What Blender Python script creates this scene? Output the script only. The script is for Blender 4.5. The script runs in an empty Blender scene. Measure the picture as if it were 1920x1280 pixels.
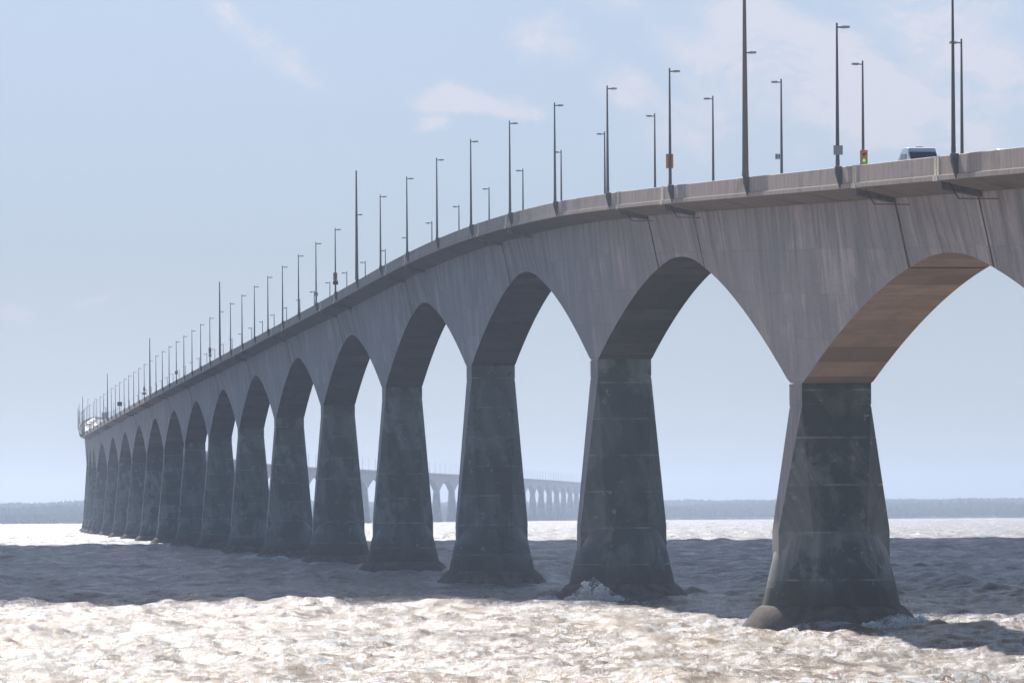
import bpy, math, random
import numpy as np
from mathutils import Vector, Matrix

R = math.radians
random.seed(7)
rng = np.random.default_rng(11)
SC = bpy.context.scene
COL = SC.collection

# ------------------------------------------------------------------ camera
cd = bpy.data.cameras.new('camera')
cam = bpy.data.objects.new('camera', cd)
COL.objects.link(cam)
cam.location = (0, 0, 8.5)
cam.rotation_euler = (R(90), 0.006, 0)
cd.sensor_width = 36
cd.lens = 150
cd.shift_x = -1.9/1920
cd.shift_y = (955-640)/1920
cd.clip_start = 1
cd.clip_end = 30000
SC.camera = cam

# ------------------------------------------------------------------ sun and sky
SUN_EL, SUN_AZ = 38.0, -11.3            # azimuth from +Y, negative to the left
SUN_E = 5.0
SKY_E = 0.075
LOW_SKY, HIGH_SKY, CLOUD = (4.25, 5.0, 6.0), (3.9, 4.78, 6.3), (5.6, 5.85, 6.7)   # times SKY_E
SC.view_settings.view_transform = 'Standard'
SC.view_settings.look = 'None'
SC.view_settings.exposure = 0.72
SC.view_settings.gamma = 1.0
sd = Vector((math.sin(R(SUN_AZ))*math.cos(R(SUN_EL)), math.cos(R(SUN_AZ))*math.cos(R(SUN_EL)), math.sin(R(SUN_EL))))
sl = bpy.data.lights.new('sun', 'SUN')
sl.energy = SUN_E
sl.angle = R(0.5)
sl.color = (1.0, 0.955, 0.90)
so = bpy.data.objects.new('sun', sl)
COL.objects.link(so)
so.rotation_euler = (-sd).to_track_quat('-Z', 'Y').to_euler()

W = bpy.data.worlds.new('World')
SC.world = W
W.use_nodes = True


class NT:
    """small helper to write node trees"""
    def __init__(self, tree):
        self.t = tree
        self.n = tree.nodes
        self.n.clear()

    def __call__(self, typ, ins=None, **props):
        nd = self.n.new(typ)
        for k, v in props.items():
            setattr(nd, k, v)
        for k, v in (ins or {}).items():
            s = nd.inputs[k]
            if isinstance(v, bpy.types.NodeSocket):
                self.t.links.new(v, s)
            else:
                s.default_value = v
        return nd

    def math(self, op, a, b=0.0, c=None, clamp=False):
        ins = {0: a, 1: b}
        if c is not None:
            ins[2] = c
        nd = self('ShaderNodeMath', ins, operation=op, use_clamp=clamp)
        return nd.outputs[0]

    def mix(self, f, a, b, mode='MIX'):
        nd = self('ShaderNodeMix', None, data_type='RGBA', blend_type=mode)
        for i, v in ((0, f), (6, a), (7, b)):
            if isinstance(v, bpy.types.NodeSocket):
                self.t.links.new(v, nd.inputs[i])
            else:
                nd.inputs[i].default_value = v if i == 0 else (tuple(v)+(1,))[:4]
        return nd.outputs[2]

    def ramp(self, f, *stops):
        nd = self('ShaderNodeMapRange', {0: f, 1: stops[0], 2: stops[1], 3: stops[2], 4: stops[3]}, interpolation_type='SMOOTHSTEP')
        return nd.outputs[0]

    def noise(self, vec, scale, detail=3.0, rough=0.55, dist=0.0):
        return self('ShaderNodeTexNoise', {'Vector': vec, 'Scale': scale, 'Detail': detail, 'Roughness': rough, 'Distortion': dist}).outputs[0]

    def scale(self, vec, s, o=(0, 0, 0)):
        return self('ShaderNodeMapping', {0: vec, 1: o, 3: s}).outputs[0]


def build_world():
    T = NT(W.node_tree)
    sky = T('ShaderNodeTexSky', sky_type='NISHITA', sun_disc=False, sun_elevation=R(SUN_EL), sun_rotation=R(SUN_AZ),
            altitude=0.0, air_density=1.0, dust_density=0.6, ozone_density=2.2)
    tc = T('ShaderNodeTexCoord')
    d = tc.outputs['Generated']
    # soft cirrus-like clouds low over the horizon, placed by sky direction
    sep = T('ShaderNodeSeparateXYZ', {0: d})
    y = T.math('MAXIMUM', sep.outputs[1], 0.05)
    az = T.math('DIVIDE', sep.outputs[0], y)
    el = T.math('DIVIDE', sep.outputs[2], y)
    comb = T('ShaderNodeCombineXYZ', {0: az, 1: el, 2: 0.0}).outputs[0]
    warp = T.noise(comb, 42.0, 5.0, 0.6)
    wv = T('ShaderNodeTexNoise', {'Vector': comb, 'Scale': 30.0, 'Detail': 5.0, 'Roughness': 0.6})
    off = T('ShaderNodeVectorMath', {0: wv.outputs['Color'], 1: (0.5, 0.5, 0.5)}, operation='SUBTRACT').outputs[0]
    offs = T('ShaderNodeVectorMath', {0: off, 3: 0.022}, operation='SCALE').outputs[0]
    cw = T('ShaderNodeVectorMath', {0: comb, 1: offs}, operation='ADD').outputs[0]

    def blob(px, py, rx, ry, rot, gain):
        a, e = (px-960)/8000, (955-py)/8000
        m = T('ShaderNodeMapping', {0: cw, 1: (a, e, 0), 2: (0, 0, R(rot)), 3: (rx/8000, ry/8000, 1)}, vector_type='TEXTURE').outputs[0]
        l = T('ShaderNodeVectorMath', {0: m}, operation='LENGTH').outputs['Value']
        return T.math('MULTIPLY', T.ramp(l, 1.0, 0.15, 0.0, 1.0), gain)
    blobs = [(850, 165, 95, 48, -8, 0.75), (960, 190, 120, 38, -10, 0.8), (820, 225, 40, 30, 0, .45), (1025, 82, 90, 48, -12, .6),
             (1175, 155, 90, 50, -10, .5), (520, 75, 190, 34, -38, .42), (425, 5, 60, 30, -20, .5),
             (1480, 60, 420, 70, -22, .42), (1640, 150, 260, 60, -28, .55), (1800, 70, 320, 120, -30, .7), (1600, 190, 420, 90, -22, .5), (1400, 230, 330, 110, 0, .38), (1720, 240, 300, 110, -5, .5),
             (35, 560, 80, 22, 0, .35), (195, 563, 55, 14, 0, .25), (1180, 20, 240, 40, -15, .3), (1350, 120, 180, 60, -20, .35)]
    tot = None
    for b in blobs:
        v = blob(*b)
        tot = v if tot is None else T.math('ADD', tot, v)
    wisp = T.noise(T('ShaderNodeMapping', {0: cw, 2: (0, 0, R(24)), 3: (38, 120, 1)}).outputs[0], 1.0, 8, .68)
    den = T.math('MULTIPLY', T.ramp(warp, 0.33, 0.68, 0.25, 1.2), T.ramp(wisp, .34, .62, .3, 1.25))
    fac = T.math('MULTIPLY', T.math('MULTIPLY', tot, den), 2.5, clamp=True)
    # the hazy lower sky is a nearly even pale blue
    low = T.mix(T.ramp(el, 0.0, .13, 0, 1), LOW_SKY, HIGH_SKY)
    base = T.mix(T.ramp(el, .10, .60, .92, 0.0), sky.outputs[0], low)
    col = T.mix(fac, base, CLOUD)
    col = T.mix(T.ramp(sep.outputs[2], -.06, -.02, 0, 1), (.25, .25, .25), col)      # nothing shines from below
    bg = T('ShaderNodeBackground', {0: col, 1: SKY_E})
    out = T('ShaderNodeOutputWorld', {0: bg.outputs[0]})


build_world()

# ------------------------------------------------------------------ helpers

def mesh_obj(name, verts, faces, mat, parent=None, uv=None, smooth=None, mats=None, fmat=None):
    me = bpy.data.meshes.new(name)
    me.from_pydata([tuple(v) for v in verts], [], faces)
    if uv is not None:
        ul = me.uv_layers.new(name='UVMap')
        li = np.empty(len(me.loops), dtype=np.int32)
        me.loops.foreach_get('vertex_index', li)
        ua = np.asarray(uv, dtype=np.float32)[li]
        ul.data.foreach_set('uv', ua.ravel())
    for m in (mats or [mat]):
        me.materials.append(m)
    if fmat is not None:
        me.polygons.foreach_set('material_index', np.asarray(fmat, dtype=np.int32))
    if smooth is not None:
        me.polygons.foreach_set('use_smooth', np.ones(len(me.polygons), dtype=bool))
        me.set_sharp_from_angle(angle=R(smooth))
    me.update()
    o = bpy.data.objects.new(name, me)
    COL.objects.link(o)
    if parent is not None:
        o.parent = parent
    return o


class MB:
    """collects simple shapes into one mesh"""
    def __init__(self):
        self.v, self.f, self.uv = [], [], []

    def add(self, verts, faces, uv=None):
        b = len(self.v)
        self.v += [tuple(p) for p in verts]
        self.f += [tuple(b+i for i in f) for f in faces]
        self.uv += list(uv) if uv is not None else [(p[0]+p[1], p[2]) for p in verts]

    def box(self, x0, x1, y0, y1, z0, z1, bev=0.0):
        if bev <= 0:
            v = [(x, y, z) for z in (z0, z1) for y in (y0, y1) for x in (x0, x1)]
            f = [(0, 2, 3, 1), (4, 5, 7, 6), (0, 1, 5, 4), (2, 6, 7, 3), (0, 4, 6, 2), (1, 3, 7, 5)]
            self.add(v, f)
        else:
            b = bev
            rings = [(z0, b), (z0+b, 0), (z1-b, 0), (z1, b)]
            self.loft([[(x0+i+b*.0, y0+i, z), (x1-i, y0+i, z), (x1-i, y1-i, z), (x0+i, y1-i, z)] for z, i in rings])

    def loft(self, rings, closed=True, caps=True, uvs=None):
        n = len(rings[0])
        v = [p for r in rings for p in r]
        f = []
        for i in range(len(rings)-1):
            for j in range(n if closed else n-1):
                a, b = i*n+j, i*n+(j+1) % n
                f.append((a, b, b+n, a+n))
        if caps and closed:
            f.append(tuple(range(n-1, -1, -1)))
            f.append(tuple((len(rings)-1)*n+j for j in range(n)))
        self.add(v, f, [q for r in uvs for q in r] if uvs else None)

    def tube(self, p0, p1, r0, r1, n=8):
        p0, p1 = Vector(p0), Vector(p1)
        d = (p1-p0).normalized()
        a = d.orthogonal().normalized()
        b = d.cross(a)
        rr = []
        for p, r in ((p0, r0), (p1, r1)):
            rr.append([tuple(p+(a*math.cos(2*math.pi*k/n)+b*math.sin(2*math.pi*k/n))*r) for k in range(n)])
        self.loft(rr)

    def build(self, name, mat, parent=None, smooth=None):
        return mesh_obj(name, self.v, self.f, mat, parent, self.uv, smooth)


def tag(o, label=None, cat=None, group=None, kind=None):
    if label:
        o['label'] = label
    if cat:
        o['category'] = cat
    if group:
        o['group'] = group
    if kind:
        o['kind'] = kind
    return o


def empty(name, loc, rz=0.0):
    o = bpy.data.objects.new(name, None)
    COL.objects.link(o)
    o.location = loc
    o.rotation_euler = (0, 0, rz)
    o.empty_display_size = 0.5
    return o


def copy_tree(o, parent=None):
    c = o.copy()
    COL.objects.link(c)
    if parent is not None:
        c.parent = parent
    for ch in list(o.children):
        copy_tree(ch, c)
    return c

# ------------------------------------------------------------------ materials

def new_mat(name):
    m = bpy.data.materials.new(name)
    m.use_nodes = True
    return m, NT(m.node_tree)


def plain(name, col, rough=0.6, metal=0.0, emit=None, spec=0.5, var=0.0):
    m, T = new_mat(name)
    ins = {'Base Color': tuple(col)+(1,), 'Roughness': rough, 'Metallic': metal, 'Specular IOR Level': spec}
    if emit:
        ins['Emission Color'] = tuple(emit[0])+(1,)
        ins['Emission Strength'] = emit[1]
    p = T('ShaderNodeBsdfPrincipled', ins)
    if var:
        g = T('ShaderNodeNewGeometry')
        n = T.noise(g.outputs['Position'], 2.5, 4)
        T.t.links.new(T.mix(T.ramp(n, .3, .7, 0, 1), [c*(1-var) for c in col], [c*(1+var) for c in col]), p.inputs['Base Color'])
    T('ShaderNodeOutputMaterial', {0: p.outputs[0]})
    return m


def mat_girder():
    """board-marked precast concrete with rain streaks that follow the web (UV: metres along, metres down)"""
    m, T = new_mat('girder_concrete')
    uv = T('ShaderNodeUVMap').outputs[0]
    g = T('ShaderNodeNewGeometry')
    big = T.noise(T.scale(uv, (.09, .09, 1)), 1.0, 4, .6)
    s1 = T.noise(T.scale(uv, (.6, .13, 1)), 1.0, 4, .6)
    s2 = T.noise(T.scale(uv, (.26, .09, 1), (31, 7, 0)), 1.0, 4, .6)
    s3 = T.noise(T.scale(uv, (5.0, .12, 1), (3, 70, 0)), 1.0, 4, .7)
    iso = T.noise(T.scale(uv, (.16, .16, 1), (8, 3, 0)), 1.0, 8, .68, .4)
    tone = T.math('ADD', T.math('MULTIPLY', iso, .68), T.math('MULTIPLY', s1, .32))
    col = T.mix(T.ramp(tone, .42, .59, 0, 1), (.36, .325, .328), (.60, .52, .505))
    col = T.mix(T.ramp(s2, .45, .66, 0, .4), col, (.40, .37, .37))
    col = T.mix(T.math('MULTIPLY', T.ramp(s3, .42, .66, 0, 1), .18), col, (.68, .59, .565))
    # panels: formwork lifts of slightly different tone
    sx = T('ShaderNodeSeparateXYZ', {0: uv})
    pu = T.math('FLOOR', T.math('DIVIDE', sx.outputs[0], 2.9))
    pv = T.math('FLOOR', T.math('DIVIDE', sx.outputs[1], 3.1))
    wn = T('ShaderNodeTexWhiteNoise', {0: T('ShaderNodeCombineXYZ', {0: pu, 1: pv}).outputs[0]}, noise_dimensions='2D').outputs[0]
    col = T.mix(T.ramp(wn, 0, 1, 0, .7), col, (.36, .322, .325))
    # dark run-off near the top edge
    runs = T.noise(T.scale(uv, (.5, .09, 1), (9, 2, 0)), 1.0, 4, .7)
    top = T.math('MULTIPLY', T.ramp(sx.outputs[1], 9.0, .5, 0, 1), T.ramp(runs, .46, .60, 0, .6))
    col = T.mix(top, col, (.16, .17, .17))
    lt = T.noise(T.scale(uv, (.8, .11, 1), (90, 12, 0)), 1.0, 3, .6)
    col = T.mix(T.math('MULTIPLY', T.ramp(sx.outputs[1], 14.0, 3, .2, 1), T.ramp(lt, .6, .72, 0, .35)), col, (.70, .62, .57))
    # drips of uneven length from the deck edge
    ln = T.noise(T.scale(uv, (.55, 0, 1), (17, 0, 0)), 1.0, 2, .5)
    ll = T.math('MULTIPLY', T.math('SUBTRACT', ln, .42), 46.0)
    dr = T.ramp(T.math('SUBTRACT', ll, sx.outputs[1]), 0.0, 3.0, 0, 1)
    dn = T.noise(T.scale(uv, (1.3, .09, 1), (3, 0, 0)), 1.0, 5, .7)
    col = T.mix(T.math('MULTIPLY', dr, T.ramp(dn, .42, .6, 0, .38)), col, (.24, .225, .225))
    # vertical segment joints
    fu = T.math('FRACT', T.math('DIVIDE', sx.outputs[0], 8.7))
    col = T.mix(T.math('MULTIPLY', T.math('LESS_THAN', fu, .016), .4), col, (.13, .12, .125))
    # horizontal pour lines
    fr = T.math('FRACT', T.math('DIVIDE', sx.outputs[1], 3.1))
    fl = T.math('LESS_THAN', fr, .028)
    col = T.mix(T.math('MULTIPLY', fl, T.ramp(big, .4, .6, .05, .35)), col, (.16, .15, .15))
    fine = T.noise(g.outputs['Position'], 6.0, 5, .7)
    col = T.mix(.5, col, T.mix(T.ramp(fine, .3, .7, 0, 1), (.35, .35, .35), (.65, .65, .65)), 'OVERLAY')
    col = T.mix(T.ramp(big, .4, .62, 0, .55), col, (.34, .325, .335))
    bmp = T('ShaderNodeBump', {'Strength': .25, 'Distance': .05, 'Height': fine})
    p = T('ShaderNodeBsdfPrincipled', {'Base Color': col, 'Roughness': .85, 'Specular IOR Level': .25, 'Normal': bmp.outputs[0]})
    T('ShaderNodeOutputMaterial', {0: p.outputs[0]})
    return m


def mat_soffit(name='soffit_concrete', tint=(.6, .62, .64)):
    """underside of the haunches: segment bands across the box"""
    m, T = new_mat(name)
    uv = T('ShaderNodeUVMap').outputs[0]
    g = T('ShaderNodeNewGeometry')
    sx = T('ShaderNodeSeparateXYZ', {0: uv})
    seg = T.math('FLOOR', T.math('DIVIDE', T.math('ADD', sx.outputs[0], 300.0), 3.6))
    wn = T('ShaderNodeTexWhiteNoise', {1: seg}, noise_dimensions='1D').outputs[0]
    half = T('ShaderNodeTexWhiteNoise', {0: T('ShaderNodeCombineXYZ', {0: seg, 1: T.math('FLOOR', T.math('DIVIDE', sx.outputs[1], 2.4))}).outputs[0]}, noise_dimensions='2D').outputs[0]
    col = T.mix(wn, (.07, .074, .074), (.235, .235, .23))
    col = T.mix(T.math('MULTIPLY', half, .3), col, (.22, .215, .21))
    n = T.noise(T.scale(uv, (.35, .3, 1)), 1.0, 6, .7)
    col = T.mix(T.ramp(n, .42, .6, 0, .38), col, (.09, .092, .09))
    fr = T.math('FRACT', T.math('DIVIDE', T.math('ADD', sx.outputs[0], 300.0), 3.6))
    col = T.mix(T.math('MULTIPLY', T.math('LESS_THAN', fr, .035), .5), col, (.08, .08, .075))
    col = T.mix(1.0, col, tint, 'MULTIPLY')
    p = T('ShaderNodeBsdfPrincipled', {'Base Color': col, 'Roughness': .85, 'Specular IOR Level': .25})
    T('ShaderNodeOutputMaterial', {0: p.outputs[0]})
    return m


def mat_pier():
    m, T = new_mat('pier_concrete')
    uv = T('ShaderNodeUVMap').outputs[0]
    g = T('ShaderNodeNewGeometry')
    pos = g.outputs['Position']
    sx = T('ShaderNodeSeparateXYZ', {0: pos})
    z = sx.outputs[2]
    s1 = T.noise(T.scale(uv, (.9, .06, 1)), 1.0, 5, .65)
    col = T.mix(T.ramp(s1, .3, .7, 0, 1), (.10, .12, .118), (.225, .25, .235))
    bl = T.noise(T.scale(pos, (.28, .28, .2)), 1.0, 7, .66, .4)
    col = T.mix(T.ramp(bl, .45, .54, 0, .82), col, (.034, .05, .052))
    # separate pours: each lift has its own tone, a lighter line of laitance at each joint
    lift = T.math('FLOOR', T.math('DIVIDE', z, 3.35))
    wn = T('ShaderNodeTexWhiteNoise', {1: T.math('ADD', lift, T.math('MULTIPLY', T('ShaderNodeObjectInfo').outputs['Random'], 50.0))}, noise_dimensions='1D').outputs[0]
    col = T.mix(T.ramp(wn, 0, 1, 0, .6), col, (.045, .06, .06))
    fr = T.math('FRACT', T.math('DIVIDE', z, 3.35))
    ln = T.math('MULTIPLY', T.math('LESS_THAN', fr, .04), T.ramp(T.noise(T.scale(pos, (.5, .5, .3)), 1.0, 4), .42, .6, .05, .8))
    col = T.mix(ln, col, (.30, .30, .285))
    sp = T.noise(pos, 1.35, 2, .5)
    col = T.mix(T.ramp(sp, .66, .70, 0, .6), col, (.33, .325, .30))
    vdark = T.noise(T.scale(uv, (.35, .03, 1), (5, 5, 0)), 1.0, 3, .6)
    col = T.mix(T.ramp(vdark, .5, .66, 0, .45), col, (.04, .054, .055))
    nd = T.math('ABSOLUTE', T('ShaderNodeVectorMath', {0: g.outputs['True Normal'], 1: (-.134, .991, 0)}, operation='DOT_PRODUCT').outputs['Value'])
    lit_side = T.mix(T.ramp(s1, .3, .7, 0, 1), (.27, .25, .25), (.42, .38, .365))
    lit_side = T.mix(T.ramp(bl, .5, .62, 0, .5), lit_side, (.2, .195, .195))
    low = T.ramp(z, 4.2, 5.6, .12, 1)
    col = T.mix(T.math('MULTIPLY', T.ramp(nd, .97, .12, 0, 1), low), col, lit_side)  # stained front also painted with its shade; side faces painted lighter
    # weed and iron stain in the splash zone
    zn = T.math('ADD', z, T.math('MULTIPLY', T.noise(pos, .5, 4), -1.6))
    col = T.mix(T.ramp(zn, 3.6, 1.2, 0, .8), col, (.055, .05, .042))
    fine = T.noise(pos, 5.0, 5, .7)
    bmp = T('ShaderNodeBump', {'Strength': .35, 'Distance': .06, 'Height': fine})
    p = T('ShaderNodeBsdfPrincipled', {'Base Color': col, 'Roughness': .8, 'Specular IOR Level': .3, 'Normal': bmp.outputs[0]})
    T('ShaderNodeOutputMaterial', {0: p.outputs[0]})
    return m


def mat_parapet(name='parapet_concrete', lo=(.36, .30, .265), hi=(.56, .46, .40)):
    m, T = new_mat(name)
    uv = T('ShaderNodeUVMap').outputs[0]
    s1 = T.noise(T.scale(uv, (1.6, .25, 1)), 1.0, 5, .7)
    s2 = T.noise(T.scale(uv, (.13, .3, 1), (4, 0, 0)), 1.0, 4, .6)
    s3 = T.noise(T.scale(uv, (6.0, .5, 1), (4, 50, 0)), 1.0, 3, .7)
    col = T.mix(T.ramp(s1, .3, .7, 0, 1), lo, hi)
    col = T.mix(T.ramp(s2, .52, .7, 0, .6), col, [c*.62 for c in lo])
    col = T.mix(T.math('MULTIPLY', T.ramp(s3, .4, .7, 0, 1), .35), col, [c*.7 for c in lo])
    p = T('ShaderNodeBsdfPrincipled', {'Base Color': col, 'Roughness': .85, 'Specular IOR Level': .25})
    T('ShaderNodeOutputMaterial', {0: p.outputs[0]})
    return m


def mat_skirt():
    m, T = new_mat('skirt_concrete')
    g = T('ShaderNodeNewGeometry')
    n = T.noise(g.outputs['Position'], 1.1, 6, .65)
    col = T.mix(T.ramp(n, .3, .7, 0, 1), (.058, .05, .046), (.16, .12, .105))
    p = T('ShaderNodeBsdfPrincipled', {'Base Color': col, 'Roughness': .9, 'Specular IOR Level': .12, 'Normal': T('ShaderNodeBump', {'Strength': .5, 'Distance': .08, 'Height': n}).outputs[0]})
    T('ShaderNodeOutputMaterial', {0: p.outputs[0]})
    return m


def mat_water():
    m, T = new_mat('sea_water')
    g = T('ShaderNodeNewGeometry')
    pos = g.outputs['Position']
    foam = T('ShaderNodeAttribute', None, attribute_name='foam').outputs['Fac']
    flat = T.scale(pos, (1, 1, .3))
    n1 = T.noise(flat, .9, 5, .65)
    n2 = T.noise(T.scale(pos, (.05, .03, 0)), 1.0, 4, .6)
    col = T.mix(T.ramp(n2, .35, .65, 0, 1), (.17, .092, .032), (.30, .165, .055))
    fo = T.math('MULTIPLY', foam, T.ramp(n1, .35, .68, .1, 1))
    sep = T('ShaderNodeSeparateXYZ', {0: pos})
    silt_shade = T.math('ADD', sep.outputs[1], T.math('MULTIPLY', T.math('SUBTRACT', n2, .5), 160.0))
    col = T.mix(T.ramp(silt_shade, 360.0, 460.0, 0, .85), col, (.085, .092, .118))  # grey-blue beyond the silt also paints the cloud shadow's tone into the water
    # foam and painted glitter: dense in sunlight, sparse in cloud shade, streaky far out
    sy = sep.outputs[1]
    lace = T.noise(T.scale(pos, (1.5, .55, 0)), 1.0, 10, .78, .6)
    lace2 = T.noise(T.scale(pos, (.34, .055, 0)), 1.0, 9, .8, .3)
    where = T.noise(T.scale(pos, (.09, .045, 0), (3, 9, 0)), 1.0, 5, .65)
    near_c = T.math('MULTIPLY', T.ramp(silt_shade, 470.0, 350.0, 0, 1), T.ramp(where, .34, .58, .45, 1))
    far_c = T.math('MULTIPLY', T.ramp(sy, 900.0, 1250.0, 0, 1), T.ramp(where, .3, .6, .3, .8))
    thin = T.math('MULTIPLY', T.ramp(where, .55, .68, 0, 1), .42)
    th1 = T.math('MULTIPLY_ADD', near_c, -.155, .64)
    f1 = T.math('MULTIPLY', T.ramp(T.math('SUBTRACT', lace, th1), 0.0, .045, 0, 1), T.math('MAXIMUM', near_c, thin))
    th2 = T.math('MULTIPLY_ADD', far_c, -.12, .62)
    f2 = T.math('MULTIPLY', T.ramp(T.math('SUBTRACT', lace2, th2), 0.0, .05, 0, 1), T.math('MAXIMUM', far_c, T.math('MULTIPLY', thin, .6)))
    fo = T.math('MINIMUM', T.math('ADD', fo, T.math('MULTIPLY', T.math('MAXIMUM', f1, f2), .92)), 1.0)
    col = T.mix(fo, col, (.83, .82, .82))
    chop = T('ShaderNodeAttribute', None, attribute_name='chop').outputs['Fac']
    rough = T.math('MAXIMUM', T.ramp(fo, 0, 1, .2, .7), T('ShaderNodeMapRange', {0: chop, 1: 0.0, 2: 1.0, 3: .2, 4: .40}).outputs[0])
    # unresolved chop far out: streaky roughness
    far_n = T.noise(T.scale(pos, (.16, .035, 0)), 1.0, 5, .7)
    rough = T.math('ADD', rough, T.math('MULTIPLY', T.math('MULTIPLY', chop, T.math('SUBTRACT', far_n, .5)), 1.5))
    cn = T.noise(T.scale(pos, (.22, .10, 0), (40, 3, 0)), 1.0, 6, .72, .5)
    coat = T.math('MULTIPLY', T.math('MULTIPLY_ADD', chop, -.7, 1.0), T.ramp(cn, .36, .62, .16, .6))
    b1 = T('ShaderNodeBump', {'Strength': 1.0, 'Distance': .9, 'Height': T.noise(T.scale(pos, (.9, 1.0, .8)), 1.2, 7, .72)})
    b2 = T('ShaderNodeBump', {'Strength': 1.0, 'Distance': .16, 'Height': T.noise(pos, 4.0, 4, .7), 'Normal': b1.outputs[0]})
    p = T('ShaderNodeBsdfPrincipled', {'Subsurface Weight': .5, 'Subsurface Radius': (1.0, .55, .2), 'Subsurface Scale': .35, 'Base Color': col, 'Roughness': rough, 'IOR': 1.36, 'Normal': b2.outputs[0],
                                             'Coat Weight': coat, 'Coat Roughness': .40, 'Coat IOR': 1.36, 'Coat Normal': b1.outputs[0]})
    # light coming through the thin, silty crests
    tr = T('ShaderNodeBsdfTranslucent', {'Color': (.55, .33, .12, 1), 'Normal': b2.outputs[0]})
    mx = T('ShaderNodeMixShader', {0: .10, 1: p.outputs[0], 2: tr.outputs[0]})
    T('ShaderNodeOutputMaterial', {0: mx.outputs[0]})
    return m


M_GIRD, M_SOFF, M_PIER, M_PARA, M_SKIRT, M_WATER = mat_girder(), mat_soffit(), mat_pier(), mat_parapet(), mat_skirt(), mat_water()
M_SOFF_LIT = mat_soffit('bounce_lit_soffit', (2.1, 1.68, 1.42))  # browner lit copy of the soffit: water bounce put into the colour
M_JOINT = plain('joint_concrete', (.80, .71, .56), .8, var=.1)
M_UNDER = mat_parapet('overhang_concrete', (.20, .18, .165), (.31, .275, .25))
M_ROAD = plain('asphalt', (.055, .055, .057), .9, var=.2)
M_RIB = plain('rib_concrete', (.13, .13, .13), .85, var=.2)
M_POLE = plain('galvanised_steel', (.13, .115, .12), .5, .55)
M_MAST = plain('weathered_steel', (.22, .155, .14), .6, .3)
M_LAMP = plain('lamp_housing', (.40, .35, .36), .45, .2)
M_SIGN = plain('sign_back', (.30, .31, .33), .5, .4)
M_WHITE = plain('sign_white', (.72, .72, .74), .5)
M_BLACK = plain('black_enamel', (.02, .021, .024), .5)
M_ORANGE = plain('orange_enamel', (.78, .27, .025), .5)
M_RED = plain('red_enamel', (.45, .05, .04), .5)
M_GREEN = plain('green_lens', (.01, .5, .15), .3, emit=((.02, .9, .25), .55))
M_DULL = plain('dark_lens', (.10, .04, .02), .3)
M_GLASS = plain('vehicle_glass', (.015, .018, .022), .08)
M_TYRE = plain('tyre_rubber', (.02, .02, .02), .9)
M_RIM = plain('wheel_rim', (.45, .45, .46), .35, .8)
def mat_spray():
    m, T = new_mat('spray_foam')
    d = T('ShaderNodeBsdfDiffuse', {0: (.93, .93, .94, 1)})
    t = T('ShaderNodeBsdfTranslucent', {0: (.86, .86, .87, 1)})
    b = T('ShaderNodeMixShader', {0: .45, 1: d.outputs[0], 2: t.outputs[0]})
    x = T('ShaderNodeMixShader', {0: .72, 1: T('ShaderNodeBsdfTransparent').outputs[0], 2: b.outputs[0]})
    T('ShaderNodeOutputMaterial', {0: x.outputs[0]})
    return m


M_SPRAY = mat_spray()

def water_level(y):
    return -4.0e-7*np.maximum(0, np.asarray(y, float)-1600)**2


# ------------------------------------------------------------------ bridge alignment
L_K = 31.09                         # spacing of the lamp posts
X0, Z0, DX, DZ = 20.892, 271.562, -4.182, 30.807
NRM = np.array([DZ, -DX])/math.hypot(DZ, DX)
HALF = 6.05
cx0, cy0 = X0+HALF*NRM[0], Z0+HALF*NRM[1]


def hermite(xs, ys, q):
    xs, ys = np.asarray(xs, float), np.asarray(ys, float)
    d = np.diff(ys)/np.diff(xs)
    sl_ = np.empty_like(ys)
    sl_[0], sl_[-1] = d[0], d[-1]
    h = np.diff(xs)
    sl_[1:-1] = (d[:-1]*h[1:]+d[1:]*h[:-1])/(h[1:]+h[:-1])
    i = np.clip(np.searchsorted(xs, q)-1, 0, len(xs)-2)
    t = (q-xs[i])/h[i]
    return ((2*t**3-3*t**2+1)*ys[i]+(t**3-2*t**2+t)*h[i]*sl_[i]+(-2*t**3+3*t**2)*ys[i+1]+(t**3-t**2)*h[i]*sl_[i+1])


K0 = -11
ctlY = [cy0+k*DZ for k in (K0, 20, 40, 44)]
ctlX = [cx0+k*DX for k in (K0, 20, 40, 44)]
for yy, xx in ((1720, -167.3), (1900, -187.5), (2080, -200), (2300, -204), (2500, -196), (2669, -180), (2980, -148), (3262, -115), (3625, -67), (4331, 15), (4900, 70), (5750, 140)):
    ctlY.append(yy)
    ctlX.append(xx)
qy = np.arange(ctlY[0], 5750, 2.0)
qx = hermite(ctlX and ctlY, ctlX, qy)
for _ in range(3):                  # ease the joints between the control points
    sm = np.convolve(np.pad(qx, 20, mode='edge'), np.ones(41)/41, 'valid')
    far_ = qy > 1640
    qx = np.where(far_, sm, qx)
    qx[-25:] = qx[-26]+(qy[-25:]-qy[-26])*(qx[-26]-qx[-36])/(qy[-26]-qy[-36])
seglen = np.hypot(np.diff(qx), np.diff(qy))
qs = np.concatenate([[0], np.cumsum(seglen)])
qs += K0*L_K-qs[0]
hk = {-11: 10.6, -8: 15.95, -5: 21.3, -3: 24.85, -1: 28.4, 0: 30.17, 1: 31.95, 2: 33.73, 3: 35.44, 4: 36.95, 5: 38.1, 6: 38.97, 7: 39.55, 8: 39.84, 9: 39.92, 10: 39.85, 12: 39.72, 15: 39.75, 20: 39.75, 28: 39.8, 37: 39.5}
hs = [k*L_K for k in hk]
hz = list(hk.values())
for yy, zz in ((1700, 39.6), (1760, 40.6), (1850, 44.2), (2000, 51.5), (2090, 55.0), (2200, 56.8), (2350, 54.5), (2520, 47), (2680, 40.8), (2800, 39.6), (3200, 39.6), (4000, 39.6), (5750, 39.6)):
    hs.append(float(np.interp(yy, qy, qs)))
    hz.append(zz)
qh = hermite(hs, hz, qs)
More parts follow.
